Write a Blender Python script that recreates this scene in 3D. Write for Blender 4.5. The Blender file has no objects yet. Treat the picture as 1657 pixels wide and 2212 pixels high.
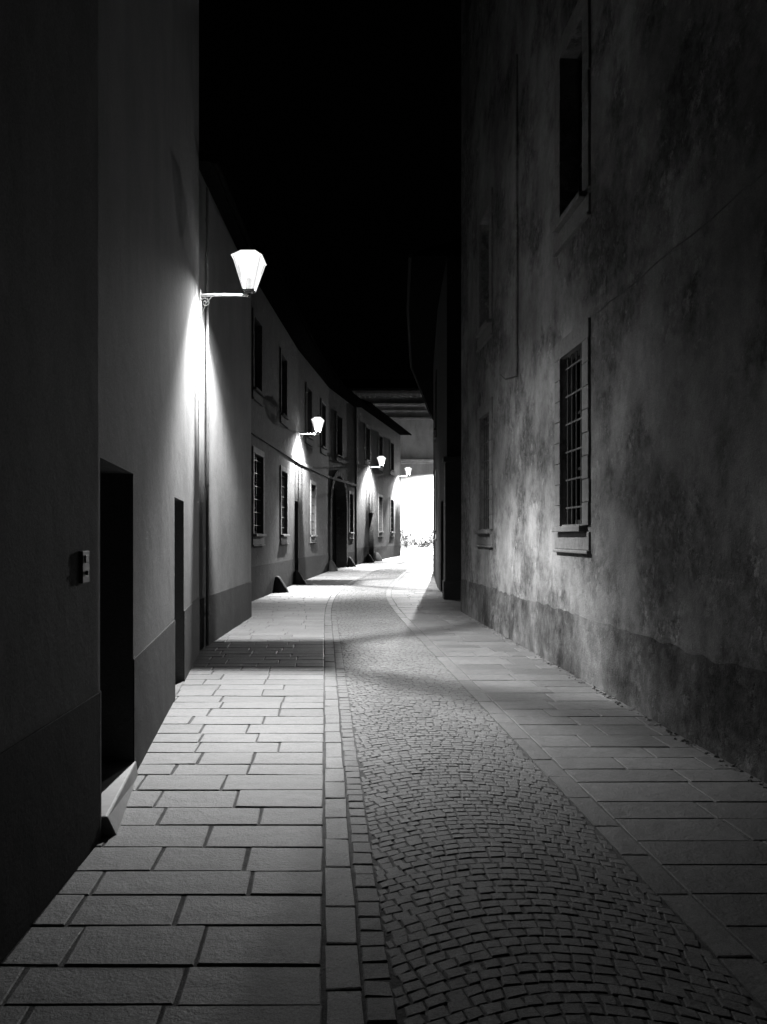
import bpy, math, random
from mathutils import Vector, Matrix, noise
random.seed(7)
scene = bpy.context.scene
COL = scene.collection
K = .27

# ------------------------------------------------------------------ materials
def new_mat(name):
    m = bpy.data.materials.new(name); m.use_nodes = True
    nt = m.node_tree; nt.nodes.clear()
    out = nt.nodes.new('ShaderNodeOutputMaterial')
    return m, nt, out
def g(v): return (v, v, v, 1)
def noise_node(nt, coord, scale, detail=6, rough=.6, mapping=None):
    detail = min(detail, 5)
    n = nt.nodes.new('ShaderNodeTexNoise'); n.inputs['Scale'].default_value = scale
    n.inputs['Detail'].default_value = detail; n.inputs['Roughness'].default_value = rough
    if mapping:
        mp = nt.nodes.new('ShaderNodeMapping'); mp.inputs['Scale'].default_value = mapping
        nt.links.new(coord, mp.inputs['Vector']); nt.links.new(mp.outputs[0], n.inputs['Vector'])
    else: nt.links.new(coord, n.inputs['Vector'])
    return n.outputs['Fac']
def ramp(nt, fac, p0, v0, p1, v1):
    r = nt.nodes.new('ShaderNodeMapRange'); r.clamp = True
    r.inputs['From Min'].default_value = p0; r.inputs['From Max'].default_value = p1
    r.inputs['To Min'].default_value = v0; r.inputs['To Max'].default_value = v1
    nt.links.new(fac, r.inputs['Value']); return r.outputs[0]
def mth(nt, op, a, b):
    m = nt.nodes.new('ShaderNodeMath'); m.operation = op
    for i, v in enumerate((a, b)):
        if isinstance(v, (int, float)): m.inputs[i].default_value = v
        else: nt.links.new(v, m.inputs[i])
    return m.outputs[0]

def plaster(name, base, contrast=.3, peel=.0, rough=.9, bump=.4, drip=.25, cloud=.9):
    base *= K
    m, nt, out = new_mat(name)
    tc = nt.nodes.new('ShaderNodeTexCoord'); co = tc.outputs['Object']
    a = ramp(nt, noise_node(nt, co, cloud, 5, .6), .33, 1-contrast, .67, 1+contrast)
    b = ramp(nt, noise_node(nt, co, 6, 5, .7), .3, 1-contrast*.5, .7, 1+contrast*.4)
    d = ramp(nt, noise_node(nt, co, 1.5, 4, .6, (1, 1, .35)), .35, 1-drip, .6, 1.0)
    v = mth(nt, 'MULTIPLY', mth(nt, 'MULTIPLY', a, b), d)
    grain = ramp(nt, noise_node(nt, co, 90, 2, .8), .3, .76, .7, 1.24)
    v = mth(nt, 'MULTIPLY', v, grain)
    v = mth(nt, 'MULTIPLY', v, base)
    hgt = noise_node(nt, co, 45, 5, .75)
    big = noise_node(nt, co, 3, 4, .6)
    h = mth(nt, 'ADD', mth(nt, 'MULTIPLY', hgt, .35), mth(nt, 'MULTIPLY', big, 1.2))
    if peel > 0:
        pn = noise_node(nt, co, .9, 5, .64)
        pm = ramp(nt, pn, .44, 0, .58, 1)
        fine = ramp(nt, noise_node(nt, co, 8, 5, .8), .38, .5, .6, 1.35)
        v2 = mth(nt, 'MULTIPLY', v, mth(nt, 'MULTIPLY', fine, 1-peel))
        mx = nt.nodes.new('ShaderNodeMix'); mx.data_type = 'FLOAT'
        nt.links.new(pm, mx.inputs[0]); nt.links.new(v, mx.inputs[2]); nt.links.new(v2, mx.inputs[3])
        v = mx.outputs[0]
        fl = mth(nt, 'MULTIPLY', ramp(nt, noise_node(nt, co, 5.5, 5, .75), .56, 0, .59, 1), pm)
        v = mth(nt, 'MULTIPLY', v, ramp(nt, fl, 0, 1, 1, 1.7))
        h = mth(nt, 'SUBTRACT', h, mth(nt, 'MULTIPLY', fl, .3))
    cc = nt.nodes.new('ShaderNodeCombineColor')
    for i in range(3): nt.links.new(v, cc.inputs[i])
    bs = nt.nodes.new('ShaderNodeBsdfPrincipled'); bs.inputs['Roughness'].default_value = rough
    bs.inputs['Specular IOR Level'].default_value = .1
    nt.links.new(cc.outputs[0], bs.inputs['Base Color'])
    bp = nt.nodes.new('ShaderNodeBump'); bp.inputs['Strength'].default_value = bump; bp.inputs['Distance'].default_value = .03
    nt.links.new(h, bp.inputs['Height']); nt.links.new(bp.outputs[0], bs.inputs['Normal'])
    nt.links.new(bs.outputs[0], out.inputs[0]); return m

def stone(name, base, var=.25, rough=.65, bump=.5, island=True, nscale=14):
    base *= K
    m, nt, out = new_mat(name)
    tc = nt.nodes.new('ShaderNodeTexCoord'); co = tc.outputs['Object']
    a = ramp(nt, noise_node(nt, co, nscale, 5, .7), .3, 1-var, .7, 1+var)
    c = ramp(nt, noise_node(nt, co, .8, 4, .6), .3, 1-var*1.2, .7, 1+var*1.2)
    v = mth(nt, 'MULTIPLY', a, c)
    sp = ramp(nt, noise_node(nt, co, 150, 2, .8), .3, .58, .7, 1.42)
    v = mth(nt, 'MULTIPLY', v, sp)
    if island:
        geo = nt.nodes.new('ShaderNodeNewGeometry')
        r = ramp(nt, geo.outputs['Random Per Island'], 0, 1-var, 1, 1+var)
        v = mth(nt, 'MULTIPLY', v, r)
    v = mth(nt, 'MULTIPLY', v, base)
    cc = nt.nodes.new('ShaderNodeCombineColor')
    for i in range(3): nt.links.new(v, cc.inputs[i])
    bs = nt.nodes.new('ShaderNodeBsdfPrincipled')
    bs.inputs['Roughness'].default_value = rough; bs.inputs['Specular IOR Level'].default_value = .3
    nt.links.new(cc.outputs[0], bs.inputs['Base Color'])
    h = mth(nt, 'ADD', noise_node(nt, co, 60, 5, .7), mth(nt, 'MULTIPLY', noise_node(nt, co, 9, 3, .5), 1.5))
    bp = nt.nodes.new('ShaderNodeBump'); bp.inputs['Strength'].default_value = bump; bp.inputs['Distance'].default_value = .012
    nt.links.new(h, bp.inputs['Height']); nt.links.new(bp.outputs[0], bs.inputs['Normal'])
    nt.links.new(bs.outputs[0], out.inputs[0]); return m

def simple(name, base, rough=.5, metal=0, var=.2):
    m, nt, out = new_mat(name)
    tc = nt.nodes.new('ShaderNodeTexCoord')
    v = mth(nt, 'MULTIPLY', ramp(nt, noise_node(nt, tc.outputs['Object'], 12, 6, .65), .3, 1-var, .7, 1+var), base)
    cc = nt.nodes.new('ShaderNodeCombineColor')
    for i in range(3): nt.links.new(v, cc.inputs[i])
    bs = nt.nodes.new('ShaderNodeBsdfPrincipled'); bs.inputs['Roughness'].default_value = rough; bs.inputs['Metallic'].default_value = metal
    if rough > .8: bs.inputs['Specular IOR Level'].default_value = 0
    nt.links.new(cc.outputs[0], bs.inputs['Base Color']); nt.links.new(bs.outputs[0], out.inputs[0]); return m
def wood(name, base):
    m, nt, out = new_mat(name)
    tc = nt.nodes.new('ShaderNodeTexCoord')
    v = mth(nt, 'MULTIPLY', ramp(nt, noise_node(nt, tc.outputs['Object'], 18, 6, .65, (1, 1, .06)), .3, .6, .7, 1.3), base)
    cc = nt.nodes.new('ShaderNodeCombineColor')
    for i in range(3): nt.links.new(v, cc.inputs[i])
    bs = nt.nodes.new('ShaderNodeBsdfPrincipled'); bs.inputs['Roughness'].default_value = .7
    bs.inputs['Specular IOR Level'].default_value = .2
    nt.links.new(cc.outputs[0], bs.inputs['Base Color']); nt.links.new(bs.outputs[0], out.inputs[0]); return m
def glow(name, strength, transp=0):
    m, nt, out = new_mat(name)
    e = nt.nodes.new('ShaderNodeEmission'); e.inputs['Strength'].default_value = strength; e.inputs['Color'].default_value = g(1)
    if transp:
        t = nt.nodes.new('ShaderNodeBsdfTransparent'); mx = nt.nodes.new('ShaderNodeMixShader')
        mx.inputs[0].default_value = 1-transp
        nt.links.new(t.outputs[0], mx.inputs[1]); nt.links.new(e.outputs[0], mx.inputs[2]); nt.links.new(mx.outputs[0], out.inputs[0])
    else: nt.links.new(e.outputs[0], out.inputs[0])
    return m

M_smooth = plaster('smooth_plaster', .36, .14, 0, bump=.35, drip=.2)
M_smoothdark = plaster('grey_plinth_paint', .10, .3, 0, bump=.4, drip=.25)
M_old = plaster('weathered_plaster', .58, .36, .46, bump=1.0, drip=.3, cloud=.7)
M_oldplinth = plaster('damp_plinth_plaster', .31, .45, .45, bump=1.3, drip=.2, cloud=1.5)
M_mid = plaster('street_plaster', .17, .25, .25, bump=.5)
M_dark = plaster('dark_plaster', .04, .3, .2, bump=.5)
M_end = plaster('pale_facade_plaster', 1.1, .1, 0, bump=.3)
M_trim = stone('trim_stone', .33, .25, .8, .6, island=False)
M_trimmid = stone('grey_trim_stone', .2, .25, .8, .6, island=False)
M_trimdark = stone('dark_trim_stone', .06, .2, .8, .6, island=False)
M_slab = stone('pale_paving_slab', .31, .13, .6, .6)
M_slab2 = stone('worn_paving_slab', .27, .18, .6, .7)
M_cobble = stone('cobble_stone', .27, .12, .7, .5)
M_kerb = stone('kerb_stone', .27, .15, .6, .6)
M_bed = stone('joint_sand', .19, .3, .95, .8, island=False)
M_bed2 = stone('pale_joint_mortar', .24, .3, .9, .8, island=False)
M_ground = stone('earth', .08, .3, .95, .8, island=False)
M_tile = simple('roof_tile', .004, .95)
M_wood = wood('dark_wood', .006)
M_woodlight = wood('grey_painted_wood', .06)
M_iron = simple('black_iron', .03, .5, .6)
M_brack = simple('painted_iron_bracket', .35, .45)
M_pipe = simple('zinc_pipe', .025, .85, 0)
M_glass = simple('dark_window_glass', .005, .2, 0)
M_lampglass = glow('frosted_lamp_glass', 2.4, .70)
M_opal = glow('opal_lamp_roof', 1.15)
M_bulb = glow('bulb_glow', 12)
M_white = simple('white_enamel', .05, .6)
M_step = simple('pale_stone_step', .13, .6)
M_gr = simple('dull_iron_grille', .035, .6, .2)

# ------------------------------------------------------------------ mesh helper
class MB:
    def __init__(s): s.v = []; s.f = []
    def add(s, vs, fs):
        o = len(s.v); s.v += [tuple(x) for x in vs]; s.f += [tuple(i+o for i in f) for f in fs]
    def quad(s, a, b, c, d): s.add([a, b, c, d], [(0, 1, 2, 3)])
    def hexa(s, p):  # 8 pts bottom 4, top 4
        s.add(p, [(3, 2, 1, 0), (4, 5, 6, 7), (0, 1, 5, 4), (1, 2, 6, 5), (2, 3, 7, 6), (3, 0, 4, 7)])
    def obox(s, o, t, n, a, b, c):
        o = Vector(o); P = []
        for z in c:
            for (x, y) in ((a[0], b[0]), (a[1], b[0]), (a[1], b[1]), (a[0], b[1])):
                P.append(o + t*x + n*y + Vector((0, 0, z)))
        s.hexa(P)
    def box(s, x0, x1, y0, y1, z0, z1):
        s.obox((0, 0, 0), Vector((1, 0, 0)), Vector((0, 1, 0)), (x0, x1), (y0, y1), (z0, z1))
    def tube(s, pts, r, n=8, caps=True):
        pts = [Vector(p) for p in pts]; rings = []
        rs = r if isinstance(r, (list, tuple)) else [r]*len(pts)
        for i, p in enumerate(pts):
            d = (pts[min(i+1, len(pts)-1)] - pts[max(i-1, 0)]).normalized()
            up = Vector((0, 0, 1)) if abs(d.z) < .9 else Vector((1, 0, 0))
            a = d.cross(up).normalized(); b = d.cross(a)
            rings.append([p + (a*math.cos(2*math.pi*k/n) + b*math.sin(2*math.pi*k/n))*rs[i] for k in range(n)])
        vs = [q for R in rings for q in R]; fs = []
        for i in range(len(pts)-1):
            for k in range(n):
                fs.append((i*n+k, i*n+(k+1) % n, (i+1)*n+(k+1) % n, (i+1)*n+k))
        if caps: fs += [tuple(range(n))[::-1], tuple((len(pts)-1)*n+k for k in range(n))]
        s.add(vs, fs)
    def frustum(s, z0, h0, z1, h1, cx=0, cy=0, caps=True):
        P = []
        for z, h in ((z0, h0), (z1, h1)):
            P += [(cx-h, cy-h, z), (cx+h, cy-h, z), (cx+h, cy+h, z), (cx-h, cy+h, z)]
        fs = [(0, 1, 5, 4), (1, 2, 6, 5), (2, 3, 7, 6), (3, 0, 4, 7)]
        if caps: fs += [(3, 2, 1, 0), (4, 5, 6, 7)]
        s.add(P, fs)
    def obj(s, name, mat, parent=None, smooth=False, bevel=0):
        me = bpy.data.meshes.new(name); me.from_pydata(s.v, [], s.f); me.validate(); me.update()
        me.materials.append(mat)
        if smooth:
            for p in me.polygons: p.use_smooth = True
        ob = bpy.data.objects.new(name, me); COL.objects.link(ob)
        if parent is not None:
            ob.parent = parent
            if parent.type == 'EMPTY':
                ob.matrix_parent_inverse = Matrix.Translation(-Vector(parent.location))
        if bevel:
            b = ob.modifiers.new('bevel', 'BEVEL'); b.width = bevel; b.segments = 2; b.limit_method = 'ANGLE'
        return ob
def empty(name, loc, label, category, group=None):
    e = bpy.data.objects.new(name, None); COL.objects.link(e); e.location = loc; e.empty_display_size = .3
    e["label"] = label; e["category"] = category
    if group: e["group"] = group
    return e

# ------------------------------------------------------------------ street layout
def lerp(pts, t):
    if t <= pts[0][0]:
        (a, b), (c, d) = pts[0], pts[1]
    elif t >= pts[-1][0]:
        (a, b), (c, d) = pts[-2], pts[-1]
    else:
        for i in range(len(pts)-1):
            if pts[i][0] <= t <= pts[i+1][0]:
                (a, b), (c, d) = pts[i], pts[i+1]; break
    return b + (d-b)*(t-a)/(c-a)
OFF = [(-5, .375), (18, -1.35), (23, -1.5), (27.5, -1.25), (35, -.6), (42, .6), (53, 3.0), (75, 6.2)]
def off(d):
    w = 2.0 if d > 15 else 0.0
    if w == 0: return lerp(OFF, d)
    return sum(lerp(OFF, d + w*k) for k in (-1, -.5, 0, .5, 1))/5
def gz(d): return max(0, min(d, 80)-28)*.015
def P(u, d, z=0): return Vector((u+off(d), d, z+gz(d)))

mb = MB()
ys = [-60, -5, 28, 40, 60, 80, 300, 1500]
for a, b in zip(ys[:-1], ys[1:]):
    mb.quad((-1500, a, gz(a)-.01), (1500, a, gz(a)-.01), (1500, b, gz(b)-.01), (-1500, b, gz(b)-.01))
o = mb.obj('ground', M_ground); o["kind"] = "structure"
def bed(name, u0, u1, z, mat, d1=75):
    mb = MB(); d = -3.0
    while d < d1:
        e = d+1.0
        mb.quad(P(u0, d, z), P(u1, d, z), P(u1, e, z), P(u0, e, z)); d = e
    o = mb.obj(name, mat); o["kind"] = "structure"
bed('road', -4.5, .15, .016, M_bed)
bed('road', .15, 1.58, .017, M_bed)
bed('road', 1.58, 7, .018, M_bed2)
def slab(mb, c, top, bev, base=.0):
    cen = sum(c, Vector((0, 0, 0)))/4
    lo = [p + Vector((0, 0, base)) for p in c]
    mid = [p + Vector((0, 0, top-bev*.7)) for p in c]
    tp = []
    for p in c:
        dv = (cen-p); dv.z = 0; L = dv.length
        tp.append(p + dv*(bev*1.3/L) + Vector((0, 0, top)))
    mb.add(lo+mid+tp, [(0, 1, 5, 4), (1, 2, 6, 5), (2, 3, 7, 6), (3, 0, 4, 7), (4, 5, 9, 8), (5, 6, 10, 9), (6, 7, 11, 10), (7, 4, 8, 11), (8, 9, 10, 11)])
R = random.Random(3)
def paving(name, ua, ub, mat, rmin, rmax, lmin, lmax, d0, d1, joint, top=.024, from_right=True):
    mb = MB(); d = d0
    while d < d1:
        h = R.uniform(rmin, rmax); u = ub if from_right else ua
        while (u > ua if from_right else u < ub):
            L = R.uniform(lmin, lmax)
            if from_right:
                x0, x1 = max(u-L, ua), u
                if x0-ua < lmin*.4: x0 = ua
            else:
                x0, x1 = u, min(u+L, ub)
                if ub-x1 < lmin*.4: x1 = ub
            j = joint*.5; jt = lambda: R.uniform(-.005, .005)
            zz = R.uniform(-.003, .002)
            c = [P(x0+j+jt(), d+j+jt()), P(x1-j+jt(), d+j+jt()), P(x1-j+jt(), d+h-j+jt()), P(x0+j+jt(), d+h-j+jt())]
            tz = [R.uniform(-.002, .002) for _ in c]
            for q, t in zip(c, tz): q.z += t
            slab(mb, c, top+zz, .005)
            u = x0 if from_right else x1
        d += h
    o = mb.obj(name, mat); o["kind"] = "structure"; return o
paving('pavement', -3.2, -.003, M_slab, .24, .33, .34, .72, .8, 62, .015)
paving('pavement', 1.67, 4.6, M_slab2, .28, .42, .35, .8, .8, 62, .012, from_right=False)
paving('kerb', 0.0, .138, M_kerb, .26, .42, .5, .5, .8, 62, .012, .025)
paving('kerb', 1.515, 1.667, M_kerb, .35, .6, .5, .5, .8, 62, .010, .024)
paving('kerb', .14, .247, M_cobble, .11, .15, .5, .5, .8, 30, .010, .023)
mb = MB()
ua, ub = .25, 1.51; W = ub-ua
def arc(u):
    x = (u-ua)/W
    return .24*math.sin(math.pi*x)
d = .4
while d < 31:
    h = .066 if d < 16 else .12
    u = ua + (R.uniform(-.06, 0))
    while u < ub:
        w = R.uniform(.058, .09) if d < 16 else R.uniform(.1, .15)
        x0 = max(u, ua); x1 = min(u+w, ub); u += w
        if x1-x0 < .03: continue
        j = .0035
        xm = (x0+x1)/2; am = arc(xm); sl = .24*math.pi/W*math.cos(math.pi*(xm-ua)/W)*.85
        a0, a1 = am-sl*(x1-x0)/2, am+sl*(x1-x0)/2
        jt = lambda: R.uniform(-.006, .006)
        sk = -sl*h*.35
        c = [P(x0+j+jt(), d+a0+j+jt()), P(x1-j+jt(), d+a1+j+jt()), P(x1-j+jt()+sk, d+a1+h-j+jt()), P(x0+j+jt()+sk, d+a0+h-j+jt())]
        zz = R.uniform(-.003, .002)
        for q in c: q.z += R.uniform(-.001, .001)
        slab(mb, c, .0222+zz, .005)
    d += h
o = mb.obj('cobbled_road', M_cobble); o["kind"] = "structure"
paving('cobbled_road', .145, 1.51, M_cobble, .1, .16, .1, .2, 31, 62, .02, .023)

# ------------------------------------------------------------------ building tools
class Wall:
    def __init__(s, pts, key, side):
        s.p = [Vector((x, y, 0)) for x, y in pts]; s.k = key; s.side = side
    def seg(s, t):
        for i in range(len(s.p)-1):
            if t <= s.p[i+1][s.k] + 1e-6 or i == len(s.p)-2: return i
    def frame(s, t):
        i = s.seg(t); a, b = s.p[i], s.p[i+1]
        f = (t-a[s.k])/(b[s.k]-a[s.k]); pos = a.lerp(b, f); tn = (b-a).normalized()
        n = Vector((tn.y, -tn.x, 0))*s.side
        return pos, tn, n
    def vn(s, t):
        _, _, n1 = s.frame(t-1e-4); _, _, n2 = s.frame(t+1e-4)
        m = (n1+n2).normalized(); return m/max(.5, m.dot(n1))
    def off(s, t, dist, z): return s.frame(t)[0] + s.vn(t)*dist + Vector((0, 0, z))
    def ts(s, a, b): return [a] + [p[s.k] for p in s.p if a+1e-3 < p[s.k] < b-1e-3] + [b]
    @property
    def t0(s): return s.p[0][s.k]
    @property
    def t1(s): return s.p[-1][s.k]

def strip(mb, w, a, b, d0, d1, z0, z1):
    T = w.ts(a, b)
    for p, q in zip(T[:-1], T[1:]):
        mb.hexa([w.off(p, d0, z0), w.off(q, d0, z0), w.off(q, d1, z0), w.off(p, d1, z0),
                 w.off(p, d0, z1), w.off(q, d0, z1), w.off(q, d1, z1), w.off(p, d1, z1)])

def building(name, label, w, h, mat, openings=(), plinth=None, plinth_mat=None, depth=6, over=.7, zb=-.3,
             rafters=True, course=None, roof=True, recess=.2, category='building', ragged=False):
    mid = w.frame((w.t0+w.t1)/2)[0]
    E = empty(name, (mid.x, mid.y, gz(mid.y)), label, category)
    mb = MB()
    ops = [(o['t'][0], o['t'][1], o['z'][0], o['z'][1], o) for o in openings]
    T = sorted(set([w.t0, w.t1] + [p[w.k] for p in w.p] + [x for o in ops for x in o[:2]]))
    Z = sorted(set([zb, h] + [x for o in ops for x in o[2:4]]))
    for a, b in zip(T[:-1], T[1:]):
        for c, d in zip(Z[:-1], Z[1:]):
            tm, zm = (a+b)/2, (c+d)/2
            if any(o[0] < tm < o[1] and o[2] < zm < o[3] for o in ops): continue
            mb.quad(w.frame(a+1e-5)[0]+Vector((0, 0, c)), w.frame(b-1e-5)[0]+Vector((0, 0, c)), w.frame(b-1e-5)[0]+Vector((0, 0, d)), w.frame(a+1e-5)[0]+Vector((0, 0, d)))
    for (a, b, c, d, o) in ops:
        rc = o.get('recess', recess)
        pa, tn, n = w.frame((a+b)/2)
        A = w.frame(a+1e-5)[0]; B = w.frame(b-1e-5)[0]; I = -n*(rc+.02)
        z = lambda v: Vector((0, 0, v))
        mb.quad(A+z(c), A+z(d), A+I+z(d), A+I+z(c)); mb.quad(B+z(d), B+z(c), B+I+z(c), B+I+z(d))
        mb.quad(A+z(d), B+z(d), B+I+z(d), A+I+z(d)); mb.quad(B+z(c), A+z(c), A+I+z(c), B+I+z(c))
        if o.get('arch'):
            rr = (B-A).length/2; cz = d-rr; N = 14; cen = (A+B)/2
            for i in range(N):
                t0, t1 = math.pi*i/N, math.pi*(i+1)/N
                q0 = cen - tn*rr*math.cos(t0) + z(cz+rr*math.sin(t0)); q1 = cen - tn*rr*math.cos(t1) + z(cz+rr*math.sin(t1))
                r0 = Vector((q0.x, q0.y, d)); r1 = Vector((q1.x, q1.y, d))
                ins = -n*.004
                mb.quad(q0+ins, q1+ins, r1+ins, r0+ins); mb.quad(q0+ins, q0+I, q1+I, q1+ins)
    a, b = w.t0, w.t1
    pts = [w.frame(a)[0], w.frame(a)[0]-w.frame(a)[2]*depth, w.frame(b)[0]-w.frame(b)[2]*depth, w.frame(b)[0]]
    for p, q in zip(pts[:-1], pts[1:]):
        mb.quad(p+Vector((0, 0, zb)), q+Vector((0, 0, zb)), q+Vector((0, 0, h)), p+Vector((0, 0, h)))
    mb.obj('wall', mat, E)
    if plinth:
        mb = MB(); cuts = sorted([(o[0], o[1]) for o in ops if o[2] < plinth-.05])
        cur = a
        if ragged:
            t = a; ht = lambda t: plinth + .05*noise.noise(Vector((t*.9, 3, 0))) + .035*noise.noise(Vector((t*4, 7, 0)))+.015*noise.noise(Vector((t*13, 1, 0)))
            while t < b-.01:
                e = min(t+.1, b); z0_, z1_ = ht(t), ht(e)
                P8 = [w.off(t, -.05, zb), w.off(e, -.05, zb), w.off(e, .022, zb), w.off(t, .022, zb),
                      w.off(t, -.05, z0_), w.off(e, -.05, z1_), w.off(e, .006, z1_), w.off(t, .006, z0_)]
                mb.hexa(P8); t = e
        else:
            for c0, c1 in cuts + [(b, b)]:
                if c0-cur > .02: strip(mb, w, cur, c0, -.05, .008, zb, plinth)
                cur = c1
        mb.obj('plinth', plinth_mat, E, bevel=0 if ragged else .004)
    if course:
        mb = MB(); strip(mb, w, a, b, -.05, .05, course, course+.12); mb.obj('string_course', mat, E, bevel=.01)
    if roof:
        mb = MB(); TT = w.ts(a, b)
        for p, q in zip(TT[:-1], TT[1:]):
            e0, e1 = w.off(p, over, h), w.off(q, over, h)
            r0, r1 = w.off(p, -depth*.5, h+depth*.5*.38+.2), w.off(q, -depth*.5, h+depth*.5*.38+.2)
            up = Vector((0, 0, .16))
            i0, i1 = w.off(p, -.2, h+.02), w.off(q, -.2, h+.02)
            mb.hexa([i0, i1, e1, e0, i0+up, i1+up, e1+up*.6, e0+up*.6])
            mb.quad(e0+up*.6, e1+up*.6, r1, r0)
            bk0, bk1 = w.off(p, -depth-.3, h), w.off(q, -depth-.3, h)
            mb.quad(r0, r1, bk1, bk0)
        if rafters:
            t = a+.3
            while t < b-.2:
                p, tn, n = w.frame(t)
                mb.obox(p, tn, n, (-.05, .05), (-.05, over-.06), (h-.13, h+.021)); t += .62
        mb.obj('roof', M_tile, E)
        mb = MB(); mb.tube([w.off(t, over+.06, h+.02) for t in TT], .05, 8); mb.obj('gutter', M_pipe if name == 'dark_townhouse' else M_tile, E)
    for o in openings: make_opening(E, w, o, o.get('recess', recess))
    return E

def make_opening(E, w, o, rc):
    a, b = o['t']; c, d = o['z']
    A, B = w.frame(a+1e-5)[0], w.frame(b-1e-5)[0]; _, tn, n = w.frame((a+b)/2); L = (B-A).length
    kind = o['kind']; mb = MB()
    if kind == 'window':
        mb.obox(A, tn, n, (-.03, L+.03), (-rc-.03, -rc), (c-.03, d+.03))
        W = mb.obj('window', M_glass, E)
        mb = MB(); f = .06; x0, x1 = -rc+.001, -rc+.05
        mb.obox(A, tn, n, (0, f), (x0, x1), (c, d)); mb.obox(A, tn, n, (L-f, L), (x0, x1), (c, d))
        mb.obox(A, tn, n, (f, L-f), (x0, x1), (c, c+f)); mb.obox(A, tn, n, (f, L-f), (x0, x1), (d-f, d))
        mb.obox(A, tn, n, (L/2-.03, L/2+.03), (x0, x1), (c+f, d-f))
        for k in (1, 2): 
            zz = c+(d-c)*k/3; mb.obox(A, tn, n, (f, L/2-.03), (x0, x1-.01), (zz-.015, zz+.015)); mb.obox(A, tn, n, (L/2+.03, L-f), (x0, x1-.01), (zz-.015, zz+.015))
        mb.obj('frame', M_wood, W)
        if o.get('grille'):
            mb = MB(); nb = 5
            for k in range(nb):
                x = L*(k+.5)/nb; p = A+tn*x-n*.05
                mb.tube([p+Vector((0, 0, c)), p+Vector((0, 0, d))], .010, 6)
            nh = 6
            for k in range(nh):
                zz = c+(d-c)*(k+.6)/nh
                mb.obox(A, tn, n, (0, L), (-.058, -.042), (zz-.010, zz+.010))
            mb.obj('grille', M_gr, W)
        sw = o.get('surround')
        if sw:
            mb = MB(); pr = .03
            sm = o.get('smat', M_trim)
            nb = max(4, int((d-c)/.24)); hh = (d+.0-c+.02)/nb
            for k in range(nb):
                z0, z1 = c-.02+k*hh+.003, c-.02+(k+1)*hh-.003; jj = R.uniform(-.012, .012)
                mb.obox(A, tn, n, (-sw+jj, 0), (-.02, pr+jj*.2), (z0, z1)); mb.obox(A, tn, n, (L, L+sw+jj), (-.02, pr-jj*.2), (z0, z1))
            mb.obox(A, tn, n, (-sw, L+sw), (-.02, pr), (d+.001, d+sw))
            mb.obj('surround', sm, W, bevel=.006)
            mb = MB()
            mb.obox(A, tn, n, (-sw*.5, L+sw*.5), (-.02, pr+.07), (c-.09, c-.021))
            mb.obox(A, tn, n, (-sw, L+sw), (-.02, pr-.005), (c-.30, c-.091))
            mb.obox(A, tn, n, (-sw-.01, L+sw+.01), (-.02, pr+.02), (c-.34, c-.301))
            mb.obj('sill', sm, W, bevel=.01)
    elif kind == 'door':
        dm = o.get('mat', M_wood)
        mb.obox(A, tn, n, (-.02, L+.02), (-rc-.05, -rc), (c-.02, d+.02))
        np_ = 3; 
        for k in range(np_):
            z0 = c+.15+(d-c-.3)*k/np_; z1 = c+.15+(d-c-.3)*(k+1)/np_-.08
            for (x0, x1) in ((.1, L/2-.05), (L/2+.05, L-.1)):
                mb.obox(A, tn, n, (x0, x1), (-rc-.01, -rc+.02), (z0, z1))
        D = mb.obj('door', dm, E, bevel=.006)
        mb = MB(); p = A+tn*(L*.88)-n*(rc-.05)+Vector((0, 0, c+1.02))
        mb.tube([p-n*.05, p+n*.01, p+n*.01-tn*.1], .011, 6); mb.obj('handle', M_iron, D)
    elif kind == 'arch':
        mb.obox(A, tn, n, (-.02, L+.02), (-rc-.05, -rc), (c-.02, d+.02))
        k = 0; x = .02
        while x < L-.1:
            mb.obox(A, tn, n, (x, x+.17), (-rc-.01, -rc+.02), (c, d)); x += .19
        D = mb.obj('gate', M_wood, E)
        mb = MB(); rr = L/2; cz = d-rr; cen = (A+B)/2; N = 13
        for i in range(N):
            t0, t1 = math.pi*i/N+.01, math.pi*(i+1)/N-.01
            q = []
            for b_ in (-.02, .04):
                for (rad, tt) in ((rr+.01, t0), (rr+.3, t0), (rr+.3, t1), (rr+.01, t1)):
                    q.append(cen - tn*rad*math.cos(tt) + n*b_ + Vector((0, 0, cz+rad*math.sin(tt))))
            mb.hexa(q)
        mb.obox(A, tn, n, (-.3, -.01), (-.02, .04), (c, cz)); mb.obox(A, tn, n, (L+.01, L+.3), (-.02, .04), (c, cz))
        mb.obj('arch_surround', M_mid, D)

def win(t0, t1, z0, z1, grille=False, surround=.18, smat=None, recess=.2):
    return dict(kind='window', t=(t0, t1), z=(z0, z1), grille=grille, surround=surround, smat=smat or M_trim, recess=recess)

# --- buildings
wA = Wall([(-1.25, -2), (-1.523, 4.2), (-2.58, 11.0)], 1, 1)
bA = building('plastered_house', 'tall smooth plastered house with dark recessed door beside the lane', wA, 10.5, M_smooth,
    [dict(kind='door', t=(4.25, 5.35), z=(.12, 2.08), recess=.28), dict(kind='door', t=(7.9, 8.85), z=(.03, 2.05), recess=.16, mat=M_woodlight)],
    plinth=.82, plinth_mat=M_smoothdark, over=.2, rafters=False)
mb = MB(); p, tn, n = wA.frame(4.28); 
L = 1.12
mb.add([p-n*.27, p+tn*L-n*.27, p+tn*L+n*.03, p+n*.09,
        p-n*.27+Vector((0, 0, .14)), p+tn*L-n*.27+Vector((0, 0, .14)), p+tn*L+n*.015+Vector((0, 0, .12)), p+n*.03+Vector((0, 0, .13))],
       [(3, 2, 1, 0), (4, 5, 6, 7), (0, 1, 5, 4), (1, 2, 6, 5), (2, 3, 7, 6), (3, 0, 4, 7)])
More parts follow.
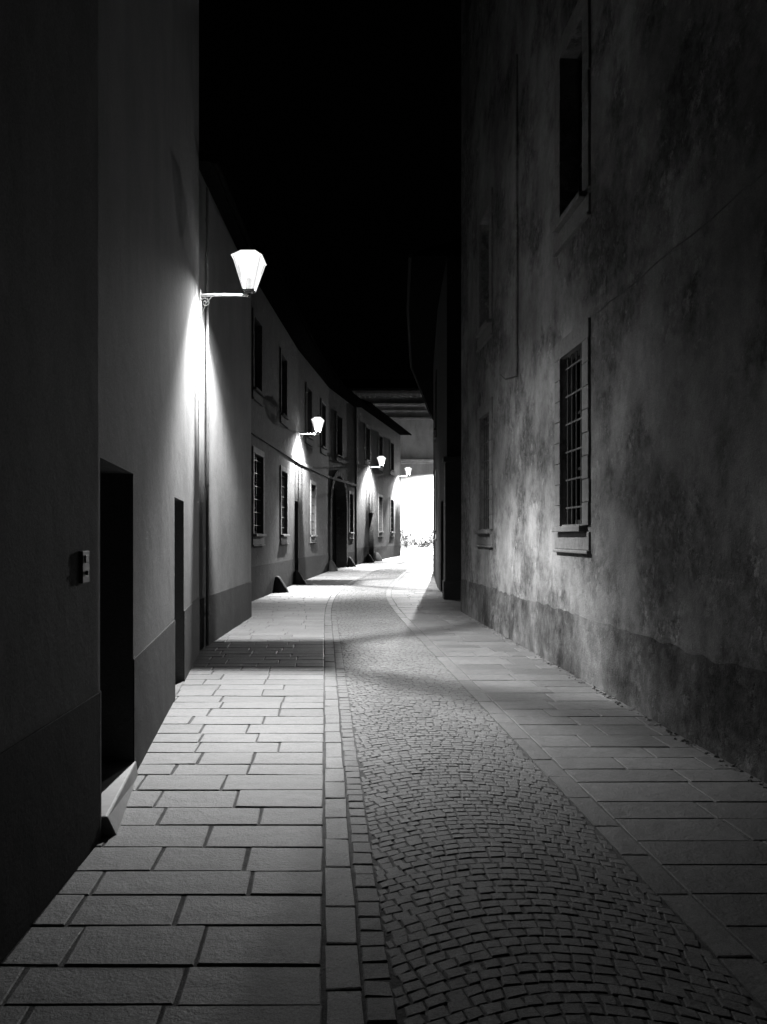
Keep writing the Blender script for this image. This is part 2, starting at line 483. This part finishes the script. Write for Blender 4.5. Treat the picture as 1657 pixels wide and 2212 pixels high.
mb.obj('doorstep', M_step, bA, bevel=.01)
mb = MB(); p, tn, n = wA.frame(3.95)
mb.obox(p, tn, n, (-.05, .05), (-.01, .02), (1.42, 1.58)); mb.obox(p, tn, n, (-.025, .025), (.02, .026), (1.52, 1.56)); mb.tube([p+n*.02+Vector((0, 0, 1.47)), p+n*.032+Vector((0, 0, 1.47))], .012, 10)
mb.obj('doorbell', M_white, bA, bevel=.004)

wB = Wall([(-2.63, 11.004), (-2.69, 16.0)], 1, 1)
bB = building('plastered_house', 'lower smooth plastered house with grey painted plinth', wB, 6.9, M_smooth, [], plinth=.76, plinth_mat=M_smoothdark, over=.2, rafters=False)
mb = MB(); p, tn, n = wB.frame(11.6); q = p+n*.04
mb.tube([q+Vector((0, 0, .05)), q+Vector((0, 0, 6.8))], .022, 12)
for zz in (.5, 2.4, 4.3, 6.3): mb.tube([q+Vector((0, 0, zz)), q+Vector((0, 0, zz+.04))], .028, 12)
mb.obj('downpipe', M_smooth, bB, smooth=False)

wC = Wall([(-3.38, 18.5), (-3.03, 28), (-2.44, 35), (-1.45, 40.5)], 1, 1)
ops = [win(20.1, 21.3, 1.75, 4.0-.2, True, .16, M_trimmid), win(24.3, 25.4, 1.75, 3.7, True, .16, M_trimmid), dict(kind='door', t=(27.1, 28-.05), z=(.05, 2.9), recess=.25),
       win(30.5, 31.5, 1.75, 3.7, True, .16, M_trimmid), dict(kind='arch', arch=True, t=(35.5, 38.4), z=(-.1, 4.5), recess=.5), win(39.1, 39.9, 1.9, 3.8, True, .14, M_trimmid)]
for t in (20.1, 24.3, 29.6, 33, 36.5): ops.append(win(t, t+1.0, 5.5, 7.3, False, .16, M_mid))
building('old_townhouse', 'long old townhouse with barred windows and arched gateway', wC, 8.3, M_mid, ops, plinth=.9, plinth_mat=M_dark, over=.65, course=4.25, rafters=False)

wD = Wall([(-1.38, 40.52), (-1.1, 42), (1.15, 53)], 1, 1)
ops = [dict(kind='door', t=(43.4, 44.6), z=(.1, 3.0), recess=.25), win(46, 47, 2, 4, True, .16, M_trimmid), win(49.5, 50.5, 2, 4, True, .16, M_trimmid)]
for t in (42.6, 46, 49.5): ops.append(win(t, t+1.0, 5.9, 7.6, False, .16, M_mid))
building('old_townhouse', 'plastered townhouse with doorways at the bend of the lane', wD, 8.5, M_mid, ops, plinth=1.1, plinth_mat=M_dark, over=.65, rafters=False)

wR = Wall([(3.04, -2), (2.256, 9.2), (1.70, 17.2)], 1, -1)
ops = [win(8.92, 9.78, 1.80, 3.86, True, .22), win(14.1, 15.0, 1.80, 3.90, True, .22), win(8.92, 9.78, 5.55, 7.6, False, .22, recess=.25),
       win(14.1, 15.0, 5.55, 7.6, False, .22, recess=.25), win(2.6, 3.4, 1.8, 3.86, True, .22)]
bR = building('weathered_house', 'tall house with stained peeling plaster and barred windows', wR, 14.5, M_old, ops, plinth=.74, plinth_mat=M_oldplinth, over=.6, ragged=True)
mb = MB()
pts = []
for i in range(30):
    t = 8.45-i*.36; p, tn, n = wR.frame(max(t, -1.9)); pts.append(p+n*.008+Vector((0, 0, 4.06+.012*math.sin(i*1.7))))
mb.tube(pts, .006, 6); mb.obj('cable', M_trimmid, bR)
mb = MB(); p, tn, n = wR.frame(12.0); q = p+n*.03
mb.tube([q+Vector((0, 0, 4.1)), q+Vector((0, 0, 9.0))], .018, 8)
mb.tube([q+Vector((0, 0, 4.1)), q+n*.18+Vector((0, 0, 4.05)), q+n*.26+Vector((0, 0, 4.12))], .014, 6)
mb.obj('conduit', M_old, bR)

wR2 = Wall([(1.66, 20.6), (1.75, 25.5), (2.15, 34), (3.6, 46), (6.9, 68)], 1, -1)
ops = [dict(kind='door', t=(22.2, 23.4), z=(.05, 2.7), recess=.25), win(27, 28, 1.9, 3.8, True, .16), win(27, 28, 5.4, 7.2, False, .16, M_dark)]
bR2 = building('dark_townhouse', 'dark plastered townhouse with deep eaves and stone pilaster', wR2, 9.0, M_dark, ops, plinth=.9, plinth_mat=M_dark, over=.9, rafters=False)
mb = MB(); p, tn, n = wR2.frame(20.6)
mb.obox(p, tn, n, (-.09, .5), (-.9, .05), (-.2, 3.6)); mb.obox(p, tn, n, (-.14, .55), (-.95, .1), (3.6, 3.75)); mb.obox(p, tn, n, (-.13, .54), (-.94, .09), (-.2, .5))
mb.obj('pilaster', M_trimdark, bR2, bevel=.02)

wE = Wall([(-10, 75), (20, 75)], 0, 1)
ops = [dict(kind='door', t=(-4, -2.6), z=(.6, 3.6), recess=.3), win(-7, -5.8, 3, 5.4, True, .2), win(-.6, .6, 10, 12, False, .2), win(8, 9.2, 3, 5.4, True, .2), win(8, 9.2, 10, 12, False, .2)]
bE = building('palace_facade', 'tall pale palace front with stacked cornices closing the lane', wE, 15.6, M_end, ops, plinth=None, over=.9, depth=10, rafters=False)
mb = MB()
strip(mb, wE, -10, 20, -.05, .55, 8.85, 9.05); strip(mb, wE, -10, 20, -.05, .35, 8.65, 8.849)
strip(mb, wE, -10, 20, -.05, .4, 12.8, 13.0); strip(mb, wE, -10, 20, -.05, .3, 13.55, 13.7); strip(mb, wE, -10, 20, -.05, .55, 14.1, 14.3)
x = -10
while x < 20: mb.obox((x, 75, 0), Vector((1, 0, 0)), Vector((0, -1, 0)), (0, .22), (-.05, .4), (14.95, 15.3)); x += .5
mb.obj('cornice', M_end, bE)

# ------------------------------------------------------------------ street lamps (local build)
def build_lamp():
    root = bpy.data.objects.new('street_lamp', None); COL.objects.link(root)
    def ob(mb, name, mat, par, **k):
        o = mb.obj(name, mat, None, **k); o.parent = par; return o
    mb = MB()
    mb.tube([(0, 0, 0), (.2, 0, .006), (.45, 0, .006), (.70, 0, 0)], [.024, .02, .018, .02], 10)
    mb.box(0.0, .025, -.04, .04, -.32, .08)
    sc = []
    for i in range(26):
        a = i/25*math.pi*2.6; r = .02+.05*(i/25)
        sc.append((.09+r*math.cos(a+1.2), 0, -.10+r*math.sin(a+1.2)))
    mb.tube(sc, .007, 6)
    mb.tube([(.02, 0, -.28), (.06, 0, -.22), (.1, 0, -.1), (.2, 0, 0)], .008, 6)
    br = ob(mb, 'bracket', M_brack, root)
    c = .70
    mb = MB()
    mb.frustum(-.03, .014, .03, .022, c); mb.frustum(.031, .035, .05, .05, c); mb.frustum(.0505, .07, .07, .082, c)
    z0, h0, z1, h1 = .072, .080, .49, .2
    for sx in (-1, 1):
        for sy in (-1, 1):
            P0 = Vector((c+sx*(h0-.014), sy*(h0-.014), z0)); P1 = Vector((c+sx*(h1-.014), sy*(h1-.014), z1)); mb.tube([P0, P1], .011, 4)
    lan = ob(mb, 'lantern', M_iron, root)
    mb = MB(); P_ = [(z0, h0), (z1, h1)]
    mb.frustum(P_[0][0], P_[0][1], P_[1][0], P_[1][1], c, 0, caps=False); ob(mb, 'glass', M_lampglass, lan)
    mb = MB(); mb.frustum(z1+.003, h1+.015, .52, .19, c, 0); mb.frustum(.521, .185, .60, .10, c, 0); ob(mb, 'lamp_roof', M_opal, lan)
    mb = MB(); mb.frustum(.601, .09, .64, .04, c); mb.tube([(c, 0, .64), (c, 0, .66), (c, 0, .68), (c, 0, .71)], [.02, .028, .018, .004], 8); ob(mb, 'cap', M_iron, lan)
    mb = MB(); mb.tube([(c, 0, .073), (c, 0, .14), (c, 0, .145), (c, 0, .23)], [.05, .05, .046, .036], 12); ob(mb, 'lamp_socket', M_iron, lan)
    mb = MB(); mb.tube([(c, 0, .40), (c, 0, .42), (c, 0, .46), (c, 0, .48)], [.02, .06, .06, .03], 12); ob(mb, 'bulb', M_bulb, lan, smooth=True)
    ld = bpy.data.lights.new('lamp_light', 'POINT'); ld.energy = 8; ld.shadow_soft_size = .02; ld.color = (1, 1, 1)
    lo = bpy.data.objects.new('lamp_light', ld); COL.objects.link(lo); lo.parent = lan; lo.location = (c, 0, .37)
    for nm, e, sz, bl, tilt in (('lamp_reflector_light', 9000, 116, .5, -1), ('lamp_diffuser_light', 2000, 150, .7, 6)):
        sd = bpy.data.lights.new(nm, 'SPOT'); sd.energy = e; sd.spot_size = math.radians(sz); sd.spot_blend = bl; sd.shadow_soft_size = .018
        so = bpy.data.objects.new(nm, sd); COL.objects.link(so); so.parent = lan; so.location = (c, 0, .365); so.rotation_euler = (0, -math.radians(tilt), 0)
    return root
lamp0 = build_lamp()
def copy_tree(o, par, pw):
    n = o.copy(); COL.objects.link(n)
    if o.type == 'LIGHT':
        n.data = o.data.copy(); n.data.energy = pw[0] if o.data.type == 'POINT' else o.data.energy*pw[1]
    if par is not None:
        n.parent = par; n.matrix_parent_inverse = o.matrix_parent_inverse.copy()
    for c in list(o.children): copy_tree(c, n, pw)
    return n
spots = [(wA, 10.98, 5.02, None), (wC, 27.98, 5.3, (15, 1.9)), (wD, 43.5, 5.5, (15, 1.9)), (wD, 52.0, 5.65, (60, 2.6))]
for i, (w, t, z, pw) in enumerate(spots):
    L = lamp0 if i == 0 else copy_tree(lamp0, None, pw)
    p, tn, n = w.frame(t); 
    if i == 0: n = Vector((1, 0, 0))
    L.location = p + n*.002 + Vector((0, 0, z)); L.rotation_euler = (0, 0, math.atan2(n.y, n.x) if i < 2 else -.25)
    L["label"] = "lit lantern on scrolled iron wall bracket"; L["category"] = "street lamp"; L["group"] = "lanterns along the lane"
L = copy_tree(lamp0, None, (1000, 4)); p, tn, n = wR2.frame(64); L.location = p+n*.01+Vector((0, 0, 6.2)); L.rotation_euler = (0, 0, math.atan2(n.y, n.x))  # extra lantern copy, added out of view to light the street end
L["label"] = "lit lantern added out of view to brighten the palace end"; L["category"] = "street lamp"; L["group"] = "lanterns along the lane"
F = empty('fill_light', (5.5, 74.4, 8.5), 'small floodlight added out of view below the palace ledge', 'fill_light')  # unseen light, added to brighten the palace wall and the far road
mb = MB(); mb.box(5.3, 5.7, 74.0, 74.2, 8.35, 8.6); mb.tube([(5.5, 74.2, 8.5), (5.5, 75, 8.6)], .03, 6); mb.obj('housing', M_iron, F, bevel=.01)
sd = bpy.data.lights.new('fill_light_beam', 'SPOT'); sd.energy = 80000; sd.spot_size = math.radians(172); sd.spot_blend = .6; sd.shadow_soft_size = .1
so = bpy.data.objects.new('fill_light_beam', sd); COL.objects.link(so); so.parent = F
so.location = (0, -1.6, -.3); so.rotation_euler = (math.radians(-10), 0, 0)

# ------------------------------------------------------------------ wheel guard stones
def guard_mesh():
    mb = MB(); N = 12
    prof = [(0, .26), (.12, .25), (.3, .19), (.45, .13), (.55, .08), (.58, .03)]
    vs = []; fs = []
    for i, (z, r) in enumerate(prof):
        for k in range(N):
            a = 2*math.pi*k/N; j = 1+.08*noise.noise(Vector((k*1.1, i*2.0, 0)))
            vs.append((r*j*math.cos(a)-z*.25, r*j*math.sin(a), z))
    for i in range(len(prof)-1):
        for k in range(N): fs.append((i*N+k, i*N+(k+1) % N, (i+1)*N+(k+1) % N, (i+1)*N+k))
    fs.append(tuple((len(prof)-1)*N+k for k in range(N))); mb.add(vs, fs); return mb
g0 = guard_mesh().obj('wheel_guard_stone', M_trimdark, smooth=True)
for i, (w, t) in enumerate([(wC, 23.2), (wC, 27.0), (wC, 35.1), (wC, 38.8), (wD, 43.0), (wD, 45.2)]):
    o = g0 if i == 0 else g0.copy()
    if i: COL.objects.link(o)
    p, tn, n = w.frame(t); o.location = p+n*.2+Vector((0, 0, gz(t)+.01)); o.rotation_euler = (0, 0, math.atan2(n.y, n.x)); o.scale = (.85, .85, .85)
    o["label"] = "worn dark stone guard against the house base"; o["category"] = "wheel guard stone"; o["group"] = "stone wheel guards along the wall"

# ------------------------------------------------------------------ debris at the old wall
mb = MB()
for i in range(420):
    t = 4+R.random()**1.2*12; p, tn, n = wR.frame(t); c = p+n*(.03+abs(R.gauss(0, .035)))+Vector((0, 0, .02))
    s = R.uniform(.005, .022); pts = []
    for z in (0, 1):
        for k in range(4):
            a = k*math.pi/2+R.uniform(-.4, .4); r = s*R.uniform(.6, 1.3)*(1 if z == 0 else .6)
            pts.append(c+Vector((r*math.cos(a), r*math.sin(a), z*s*R.uniform(.5, 1.1))))
    mb.hexa(pts)
o = mb.obj('plaster_debris', M_trim); o["kind"] = "stuff"; o["label"] = "crumbled plaster bits along the wall foot"; o["category"] = "debris"

# ------------------------------------------------------------------ bushes near the palace
M_leaf = simple('leaf', .05, .6)
def bush(x, y, r, h):
    E = empty('bush', (x, y, gz(y)), 'dark rounded bush before the bright palace wall', 'bush')
    mb = MB()
    for k in range(9):
        a = R.uniform(0, 6.28); mb.tube([(x, y, gz(y)), (x+r*.3*math.cos(a), y+r*.3*math.sin(a), gz(y)+h*.45), (x+r*.6*math.cos(a), y+r*.6*math.sin(a), gz(y)+h*.8)], [.04, .025, .01], 5)
    mb.obj('stems', M_wood, E)
    mb = MB()
    for k in range(1500):
        a = R.uniform(0, 6.28); q = R.uniform(-1, 1); rr = R.uniform(.5, 1)**.5; s = math.sqrt(1-q*q)
        lump = 1+.35*noise.noise(Vector((math.cos(a)*1.6+x, math.sin(a)*1.6, q*1.6)))
        c = Vector((x+r*rr*s*math.cos(a)*lump, y+r*rr*s*math.sin(a)*lump, gz(y)+h*.5+h*.5*rr*q*lump))
        u = Vector((R.gauss(0, 1), R.gauss(0, 1), R.gauss(0, 1))).normalized(); v = u.orthogonal().normalized(); sz = R.uniform(.05, .1)
        mb.quad(c-u*sz, c+v*sz*.5, c+u*sz, c-v*sz*.5)
    mb.obj('foliage', M_leaf, E)
bush(2.1, 72.5, .9, 1.9); bush(3.6, 73, .9, 1.0); bush(5.0, 72, .9, 1.8)

# ------------------------------------------------------------------ world + camera
wd = bpy.data.worlds.new('World'); scene.world = wd; wd.use_nodes = True
bg = wd.node_tree.nodes['Background']; bg.inputs[0].default_value = g(1); bg.inputs[1].default_value = .0002
cam = bpy.data.cameras.new('camera'); co = bpy.data.objects.new('camera', cam); COL.objects.link(co); scene.camera = co
co.location = (0, 0, 1.65); co.rotation_euler = (math.radians(90), 0, 0)
cam.sensor_fit = 'VERTICAL'; cam.sensor_height = 36; cam.lens = 36*1700/2212; cam.shift_y = 54/2212; cam.clip_end = 3000; cam.clip_start = .05
scene.view_settings.view_transform = 'Standard'; scene.view_settings.look = 'None'; scene.view_settings.exposure = 0
